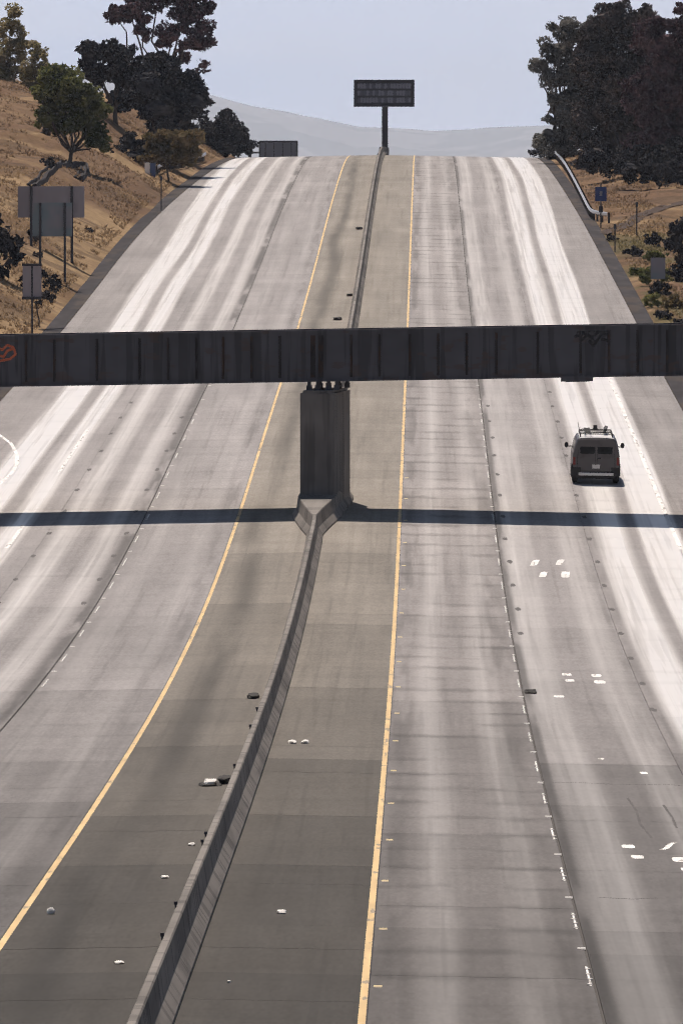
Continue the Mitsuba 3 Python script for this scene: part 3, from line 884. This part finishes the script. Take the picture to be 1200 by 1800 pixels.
labels['path'] = {'label': 'dark dirt track crossing the right slope below the trees', 'category': 'path', 'kind': 'structure'}

# ---------------------------------------------------------------- litter on the pavement
scene['card_white'] = flat((.74, .73, .70), .7)
scene['rubber_scrap'] = flat((.018, .017, .017), .8)
scene['card_brown'] = flat((.20, .14, .09), .8)


def crumple(sx, sy, sz, seed, sub=2):
    m = trimesh.creation.icosphere(sub, 1.0)
    d = meshkit.fbm(m.vertices * 1.6 + seed * 3.1, 3, seed)[:, None]
    v = np.sign(m.vertices) * np.abs(m.vertices) ** .7 * (.55 + .9 * d)
    v[:, 2] = np.maximum(v[:, 2], -.35)
    m.vertices = v * [sx, sy, sz]
    return m


def litter(name, label, catg, x, y, m, mat, extra=()):
    k = thing(name, label, catg)
    z = float(surf(x, y))
    if extra:
        part(k, 'body', m.apply_translation([x, y, z + .02 - m.bounds[0][2]]), mat)
        for nm, em, ematt in extra:
            part(k, nm, em.apply_translation([x, y, z + .02]), ematt)
    else:
        put(k, m.apply_translation([x, y, z + .012 - m.bounds[0][2]]), mat)


litter('paper_bag', 'crumpled white bag lying on a black sheet left of the median barrier', 'bag', -.78, 161.0, crumple(.15, .30, .10, 3), 'card_white',
       [('black_sheet', crumple(.26, .45, .045, 5), 'rubber_scrap')])
litter('rag', 'black crumpled rag between the white bag and the median barrier', 'rag', -.42, 161.7, crumple(.20, .5, .12, 4), 'rubber_scrap')
litter('tyre_scrap', 'black tyre scrap left of the median barrier, farther up than the white bag', 'tyre scrap', -.60, 193.6, crumple(.16, .6, .08, 6), 'rubber_scrap')
litter('paper_cup', 'white crushed cup right of the left yellow line near the bottom left corner', 'cup', -2.6, 126.7, crumple(0.065, 0.086, 0.079, 8), 'card_white')
litter('paper_scrap', 'left one of two white paper scraps right of the median barrier', 'paper', .80, 175.7, crumple(0.094, 0.252, 0.050, 9), 'card_white')
litter('paper_scrap', 'right one of two white paper scraps right of the median barrier', 'paper', 1.12, 175.8, crumple(0.094, 0.252, 0.050, 10), 'card_white')
litter('paper_scrap', 'single white paper scrap near the bottom of the inner right shoulder', 'paper', 1.52, 126.7, crumple(0.079, 0.173, 0.036, 11), 'card_white')
litter('tyre_scrap', 'dark tyre scrap beside the dotted line right of the inner right lane', 'tyre scrap', 7.02, 197.3, crumple(.16, .45, .06, 12), 'rubber_scrap')
litter('paper_scrap', 'faint flat paper scrap left of the barrier near the bottom edge', 'paper', -.95, 116.6, crumple(0.072, 0.144, 0.022, 13), 'card_white')
litter('tyre_scrap', 'dark tyre scrap left of the median far up the hill', 'tyre scrap', -.62, 513.5, crumple(.22, 1.0, .12, 14), 'rubber_scrap')
litter('tyre_scrap', 'dark tyre scrap left of the median halfway up the hill', 'tyre scrap', -.95, 412.3, crumple(.26, .9, .10, 15), 'rubber_scrap')
litter('tyre_scrap', 'small dark tyre scrap hard against the median on the hill', 'tyre scrap', -.5, 436, crumple(.18, .8, .10, 16), 'rubber_scrap')
litter('paper_scrap', 'white scrap left of the barrier below the black rag', 'paper', -.62, 143.0, crumple(0.065, 0.144, 0.029, 17), 'card_white')
litter('paper_scrap', 'pale scrap left of the barrier, nearest below another white scrap', 'paper', -.85, 134.6, crumple(0.072, 0.144, 0.029, 18), 'card_white')
litter('paper_scrap', 'tiny white scrap at the bottom edge right of the barrier', 'paper', .95, 113.2, crumple(0.029, 0.058, 0.022, 19), 'card_white')


# ---------------------------------------------------------------- trees
def leaves(blobs, size, dens, rng, core=.0):
    """Many small bent leaf sprays through the volume of the crown."""
    V, F, at = [], [], 0
    ms = []
    for cx, cy, cz, rx, ry, rzz in blobs:
        # the blob breaks into lumps that stand out of its surface and shade one another
        R = np.array([rx, ry, rzz])
        m = int(np.clip(7 + 3.2 * rx * rzz, 7, 26))
        h = rng.normal(size=(m, 3))
        h /= np.linalg.norm(h, axis=1, keepdims=True)
        hub = np.array([cx, cy, cz]) + h * R * rng.uniform(.45, .95, (m, 1))
        rad = rng.uniform(.22, .44, (m, 1)) * R.mean() * np.array([1.15, 1.15, .8])
        n = int(dens * 4 * math.pi * (rad ** 2).mean() * m / size ** 2)
        w = rng.integers(0, m, n)
        d = rng.normal(size=(n, 3))
        d /= np.linalg.norm(d, axis=1, keepdims=True)
        c = hub[w] + d * rad[w] * rng.uniform(.2, 1, (n, 1)) ** .4 * (.75 + .6 * meshkit.fbm(d * 2 + hub[w], 2, 4)[:, None])
        a = rng.normal(size=(n, 3))
        a /= np.linalg.norm(a, axis=1, keepdims=True)
        b = np.cross(a, rng.normal(size=(n, 3)))
        b /= np.linalg.norm(b, axis=1, keepdims=True) + 1e-9
        s = size * rng.uniform(.5, 1.25, (n, 1))
        q = np.stack([c - a * s, c + b * s * .5, c + a * s, c - b * s * .5], 1)
        V.append(q.reshape(-1, 3))
        i = at + np.arange(n)[:, None] * 4
        F += [i + [0, 1, 2], i + [0, 2, 3]]
        at += 4 * n
        if core:
            m = trimesh.creation.icosphere(2, 1.0)
            k = .6 + .7 * meshkit.fbm(m.vertices * 1.7 + [cx, cy, cz], 3, 2)[:, None]
            m.vertices = m.vertices * k * core * np.array([rx, ry, rzz]) + [cx, cy, cz]
            ms.append(m)
    out = trimesh.Trimesh(np.vstack(V), np.vstack(F), process=False)
    return cat([out] + ms) if ms else out


def limb(p0, p1, r0, r1, rng, bend=.3):
    n = 6
    p = np.linspace(p0, p1, n)
    L = np.linalg.norm(np.subtract(p1, p0))
    p[1:-1] += rng.normal(size=(n - 2, 3)) * bend * L * .12
    rad = np.linspace(r0, r1, n)
    ang = np.linspace(0, 2 * np.pi, 8, endpoint=False)
    d = np.gradient(p, axis=0)
    d /= np.linalg.norm(d, axis=1, keepdims=True)
    u = np.cross(d, [0.3, 1, .1])
    u /= np.linalg.norm(u, axis=1, keepdims=True)
    w = np.cross(d, u)
    return loft([[p[i] + rad[i] * (np.cos(t) * u[i] + np.sin(t) * w[i]) for t in ang] for i in range(n)], True, True)


def tree(name, label, cate, base, blobs, mat, size=.26, dens=1.5, core=.6, depth=1.0, trunk=.22, seed=1, group=None, stems=1):
    rng = np.random.default_rng(seed)
    x, y, z = base
    g = float(ground_z(x, y))
    k = thing(name, label, cate, group)
    bl = []
    for (dx, dz, rx, rzz) in blobs:
        dy = rng.uniform(-1, 1) * depth * 1.6
        bl.append((x + dx, y + dy, z + dz, rx, max(rx, .8 * rzz) * depth, rzz))
    part(k, 'crown', leaves(bl, size, dens, rng, core), mat)
    zc = np.mean([b[2] for b in bl])
    low = min(b[2] for b in bl)
    fork = np.array([x + rng.normal() * .2, y, g + .55 * max(.4, low - g)])
    for s in range(stems):
        limbs = [limb([x + .5 * s, y, g - .4], fork, trunk, trunk * .75, rng, .15)]
        for b in bl:
            limbs.append(limb(fork, b[:3], trunk * .55, trunk * .12, rng))
    part(k, 'trunk', cat(limbs), 'bark', 40)


tree('eucalyptus_tree', 'tall plum dark eucalyptus with sky gaps under its crown, top cut by the frame', 'tree', (-19.85, 639.8, 21.9),
     [(-2.5, 12.0, 2.0, 1.6), (0.1, 13.7, 2.8, 2.0), (2.7, 12.5, 2.2, 2.0), (3.7, 9.6, 1.2, 2.2), (1.3, 9.9, 1.7, 1.5), (4.1, 7.2, 0.8, 0.7), (-3.8, 11.6, 0.9, 1.0), (-1.4, 10.2, 1.1, 0.8), (2.2, 8.2, 1.0, 0.8)], 'leaf_plum', .24, 1.25, .45, .8, .3, 11)
tree('oak_tree', 'dark bushy tree forming the left shoulder below the tall eucalyptus', 'tree', (-22.8, 621.8, 22.6),
     [(-2.3, 6.8, 1.4, 1.4), (-0.6, 7.5, 1.6, 0.8), (0.2, 5.8, 2.1, 1.7), (1.6, 4.7, 1.9, 1.6), (-2.0, 5.2, 1.5, 1.2), (1.0, 7.0, 1.2, 0.8), (0, 3.2, 1.6, 1.2)], 'leaf_dark', .25, 1.4, .55, .9, .25, 12)
tree('oak_tree', 'dense nearly black round tree directly under the tall eucalyptus crown', 'tree', (-18.4, 609.8, 21.1),
     [(-0.6, 6.9, 1.9, 1.8), (0.7, 5.2, 2.4, 2.2), (2.4, 4.4, 1.6, 2.0), (-0.2, 3.4, 2.3, 1.7), (2.9, 3.7, 1.1, 1.5), (-1.9, 4.7, 1.4, 1.8), (1.2, 2.8, 2.0, 1.3), (-1.1, 5.5, 1.5, 1.5), (1.5, 1.2, 1.8, 1.2), (-.5, 1.4, 1.2, 1.0)], 'leaf_dark', .25, 1.6, .7, .9, .25, 13)
tree('oak_tree', 'round green topped tree standing alone on the left grass slope', 'tree', (-23.85, 559.8, 20.1),
     [(-1.3, 5.4, 1.8, 1.2), (0.3, 4.9, 2.2, 1.5), (1.2, 3.4, 1.7, 1.6), (-1.1, 3.9, 1.6, 1.2), (1.8, 2.1, 1.0, 1.1), (-2.3, 4.6, 0.8, 0.7), (-0.5, 6.3, 1.2, 0.6), (-1.6, 2.6, 1.4, 1.1), (.4, 2.2, 1.5, 1.0), (1.9, 1.2, 1.2, .9), (2.4, 3.6, 1.0, 1.0), (2.6, .7, .9, .7)], 'leaf_green', .22, 1.6, .6, .9, .2, 14)
tree('poplar_tree', 'pale tan spiky tree at the left edge of the skyline', 'tree', (-36.0, 689.6, 27.4),
     [(0.1, 6.5, 0.8, 2.3), (-0.7, 4.1, 1.1, 2.2), (1.0, 3.9, 1.0, 2.0), (-0.3, 1.6, 1.5, 1.4), (.4, 8.2, .5, .9), (-.8, 6.3, .6, 1.2), (1.2, 5.8, .7, 1.3), (-1.2, 2.6, 1.2, 1.6), (1.6, 2.2, 1.3, 1.5)], 'leaf_pale', .18, 1.25, .3, .9, .16, 15)
tree('poplar_tree', 'pale olive spiky tree just right of the tan tree on the left skyline', 'tree', (-32.0, 669.7, 26.4),
     [(-0.5, 4.6, 0.7, 1.5), (0.2, 2.7, 1.1, 1.5), (1.2, 1.6, 1.1, 1.0), (-0.6, 1.4, 1.5, 1.3), (2.5, 1.3, 0.9, 0.7), (.4, 4.6, .45, .9), (1.2, 3.2, .6, .9), (2.0, 2.2, .9, .9), (-1.0, 3.0, .9, 1.3)], 'leaf_pale', .18, 1.3, .4, .9, .14, 16)
tree('bush', 'broad olive brown bush at the foot of the dense dark tree', 'bush', (-17.0, 589.8, 19.6),
     [(-0.5, 1.9, 1.8, 1.2), (1.4, 2.0, 1.7, 1.2), (0.3, 0.9, 2.3, 0.9), (-1.2, .6, 1.2, .8)], 'leaf_olive', .20, 1.6, .6, .9, .1, 17)
tree('bush', 'dark low bush left of the broad olive brown bush', 'bush', (-20.1, 591.8, 19.8),
     [(-0.3, 1.6, 1.1, 1.0), (0.7, 0.9, 1.2, 0.8), (-0.9, 1.1, 0.7, 0.6), (0, .4, 1.2, .6)], 'leaf_dark', .20, 1.5, .6, .9, .08, 18)
tree('oak_tree', 'dark rounded tree sloping down to the left end of the crest', 'tree', (-15.2, 687.9, 21.4),
     [(-0.2, 3.1, 1.7, 1.7), (-1.3, 2.2, 1.3, 1.9), (1.3, 2.1, 1.3, 1.5), (2.4, 1.2, 0.8, 0.9), (0.3, 1.1, 2.0, 1.0), (-1.6, .8, 1.4, 1.0)], 'leaf_dark', .22, 1.5, .6, .9, .16, 19)
tree('pine_tree', 'dark spiky young pine leaning in from the left edge above the shoulder', 'tree', (-21.6, 429.8, 9.5),
     [(0.3, 3.6, 1.2, 1.4), (0.9, 2.7, 0.8, 1.0), (-0.1, 4.9, 0.8, 0.8), (-0.5, 1.7, 1.2, 1.0), (0.1, 1.4, 0.5, 0.7)], 'leaf_dark', .26, 1.1, .4, .8, .12, 20)
tree('bush', 'small dark bush behind the narrow pale sign back', 'bush', (-17.9, 408.5, 8.9),
     [(0.6, 1.5, 0.55, 0.6), (-0.1, 2.0, 0.4, 0.45), (-0.9, 1.5, 0.4, 0.5), (0.2, 0.8, 0.6, 0.6)], 'leaf_dark', .15, 1.3, .4, .8, .05, 21)
# right side
tree('eucalyptus_tree', 'airy grey eucalyptus at the left front of the right hand trees, sky showing through', 'tree', (16.9, 650.2, 20.5),
     [(-0.6, 10.3, 1.8, 1.6), (1.3, 11.6, 2.1, 1.3), (-2.0, 8.9, 1.1, 1.3), (-0.2, 7.7, 2.0, 1.6), (1.8, 8.6, 2.2, 2.3), (-1.6, 2.4, 1.5, 1.7), (-0.2, 4.4, 1.8, 2.0), (1.6, 5.5, 2.0, 2.4), (-1.1, 5.6, 0.8, 1.1), (0.8, 2.1, 1.9, 1.6), (-1.1, 12.3, 0.8, 0.6), (.4, 13.0, .9, .6), (2.6, 12.6, 1.3, 1.0)], 'leaf_gray', .19, 1.25, .45, .9, .28, 31)
tree('eucalyptus_tree', 'big plum dark tree in the middle of the right hand trees', 'tree', (21.2, 620.3, 18.4),
     [(-1.2, 14.1, 2.0, 1.3), (1.0, 13.4, 2.5, 1.7), (-2.0, 11.2, 2.1, 2.5), (0.5, 9.4, 3.0, 3.3), (-1.5, 6.5, 2.5, 3.0), (-1.7, 3.2, 2.3, 2.0), (0.8, 5.0, 2.7, 3.0), (1.0, 1.7, 2.4, 1.7), (-2.6, 1.3, 1.6, 1.3), (-2.6, 13.2, 1.0, .8), (-.2, 15.3, 1.1, .7), (2.2, 14.9, 1.0, .7), (-3.0, 9.2, 1.2, 1.3)], 'leaf_mixed', .20, 1.25, .6, .9, .32, 32)
tree('eucalyptus_tree', 'darkest large tree filling the right edge of the frame', 'tree', (25.2, 600.3, 17.5),
     [(-1.0, 11.8, 2.6, 2.5), (0.7, 13.2, 1.9, 1.9), (-1.7, 7.9, 2.4, 2.9), (0.7, 7.9, 2.6, 3.4), (-1.2, 4.1, 2.7, 2.9), (1.0, 3.6, 2.2, 2.9), (-1.7, 1.2, 2.3, 1.7), (2.8, 9.5, 2.2, 2.6), (3.0, 5, 2.2, 3), (-1.6, 14.2, 1.1, .8), (.6, 15.2, 1.0, .6)], 'leaf_plum', .20, 1.25, .6, .9, .32, 33)
tree('bush', 'low dark shrubs at the right end of the crest line', 'bush', (16.6, 668.2, 20.8),
     [(-1.9, 0.9, 1.2, 0.35), (-0.3, 1.1, 1.1, 0.6), (1.3, 0.7, 1.2, 0.7), (.3, .4, 1.4, .5)], 'leaf_dark', .16, 1.5, .5, .9, .06, 34)
tree('oak_tree', 'dark bush tree at the right edge above the olive slope', 'tree', (20.8, 470.3, 10.0),
     [(-0.1, 3.0, 0.9, 1.3), (0.5, 4.1, 0.8, 1.1), (0.4, 1.1, 0.8, 1.3), (1.4, 2.4, 1.0, 1.8)], 'leaf_dark', .20, 1.4, .5, .9, .12, 35)
tree('bush', 'added dark scrub in place of the tree shade above the dirt track', 'bush', (22.6, 569.0, 17.9),
     [(-2.2, .9, 1.4, 1.0), (-.3, .8, 1.6, 1.1), (1.6, .9, 1.7, 1.3), (3.4, 1.0, 1.6, 1.6)], 'leaf_dark', .18, 1.4, .6, .9, .08, 37)  # added to stand in for the shade below the trees
tree('bush', 'dark scrub under the right hand trees beside the guardrail slope', 'bush', (21.0, 590.0, 18.6),
     [(-2.6, 1.6, 1.8, 1.3), (-.4, 1.2, 2.2, 1.4), (2.2, 1.1, 2.2, 1.5), (4.2, 1.4, 2.0, 1.8)], 'leaf_dark', .22, 1.5, .6, .9, .1, 36)
rb = random.Random(9)
SH = [(18.3, 484, .55, 'leaf_dark'), (19.6, 478, .7, 'leaf_green'), (17.9, 462, .45, 'leaf_green'), (18.6, 441, .6, 'leaf_dark'), (17.8, 430, .5, 'leaf_green'), (19.0, 427, .55, 'leaf_olive'), (18.0, 417, .45, 'leaf_dark'), (18.9, 408, .5, 'leaf_dark'), (19.9, 497, .6, 'leaf_dark'), (20.3, 455, .8, 'leaf_dark'), (17.3, 503, .35, 'leaf_dark'), (18.7, 451.5, .8, 'leaf_green')]
SH.sort(key=lambda q: q[1])
for i, (x, y, r, mat) in enumerate(SH):
    tree('shrub', f'{ORD[i]} low shrub up the olive right slope, counted from the bridge', 'shrub', (x, y, float(ground_z(x, y))), [(0, r * .8, r, r * .8), (r * .7, r * .5, r * .7, r * .6), (-r * .7, r * .5, r * .6, r * .5)], mat, .13, 1.3, .4, 1.0, .04, 50 + i, 'shrubs on the right slope')
SL_ = [(-21.8, 470, .5), (-19.6, 500, .35), (-24.4, 538, .6), (-26.2, 575, .7), (-22.0, 580, .6), (-20.7, 455, .35)]
SL_.sort(key=lambda q: q[1])
for i, (x, y, r) in enumerate(SL_):
    tree('shrub', f'{ORD[i]} small dark shrub up the left grass slope, counted from the bridge', 'shrub', (x, y, float(ground_z(x, y))), [(0, r * .7, r, r * .7), (r * .7, r * .4, r * .6, r * .5)], 'leaf_dark', .13, 1.2, .4, 1.0, .03, 80 + i, 'shrubs on the left slope')

# dry grass
rng = np.random.default_rng(77)
N = 34000
gy_ = rng.uniform(385, 700, N)
left = rng.random(N) < .62
gx_ = np.where(left, left_edge(gy_) - 1.5 - rng.uniform(0, 1, N) ** 1.3 * 24, right_edge(gy_) + 1.5 + rng.uniform(0, 1, N) * 12)
keep = meshkit.fbm(np.stack([gx_ * .35, gy_ * .12, gx_ * 0], -1), 3, 8) > .43
gx_, gy_ = gx_[keep], gy_[keep]
n = len(gx_)
gz_ = ground_z(gx_, gy_)
V, F, at = [], [], 0
for b in range(3):
    a = rng.uniform(0, 2 * np.pi, n)
    h = rng.uniform(.07, .24, n)
    w = rng.uniform(.04, .12, n)
    lx, ly = rng.normal(size=n) * .12, rng.normal(size=n) * .12
    p0 = np.stack([gx_ - np.cos(a) * w, gy_ - np.sin(a) * w, gz_ - .03], 1)
    p1 = np.stack([gx_ + np.cos(a) * w, gy_ + np.sin(a) * w, gz_ - .03], 1)
    p2 = np.stack([gx_ + lx, gy_ + ly, gz_ + h], 1)
    V.append(np.stack([p0, p1, p2], 1).reshape(-1, 3))
    F.append(at + np.arange(3 * n).reshape(-1, 3))
    at += 3 * n
put('grass', trimesh.Trimesh(np.vstack(V), np.vstack(F), process=False), 'dry_grass')
labels['grass'] = {'label': 'dry tan grass tufts covering the slopes beside the freeway', 'category': 'grass', 'kind': 'stuff'}

# ---------------------------------------------------------------- thin summer haze
scene['air'] = {'type': 'homogeneous', 'albedo': {'type': 'rgb', 'value': [.69, .81, 1.0]}, 'sigma_t': .000045, 'phase': {'type': 'hg', 'g': .4}}
scene['haze'] = {'type': 'cube', 'to_world': T().translate([0, 16800, 448]).scale([6900, 17400, 452]), 'bsdf': {'type': 'null'}, 'interior': {'type': 'ref', 'id': 'air'}}
scene['camera']['medium'] = {'type': 'ref', 'id': 'air'}
labels['haze'] = {'label': 'thin bluish haze over the distant crest and trees', 'category': 'haze', 'kind': 'stuff'}
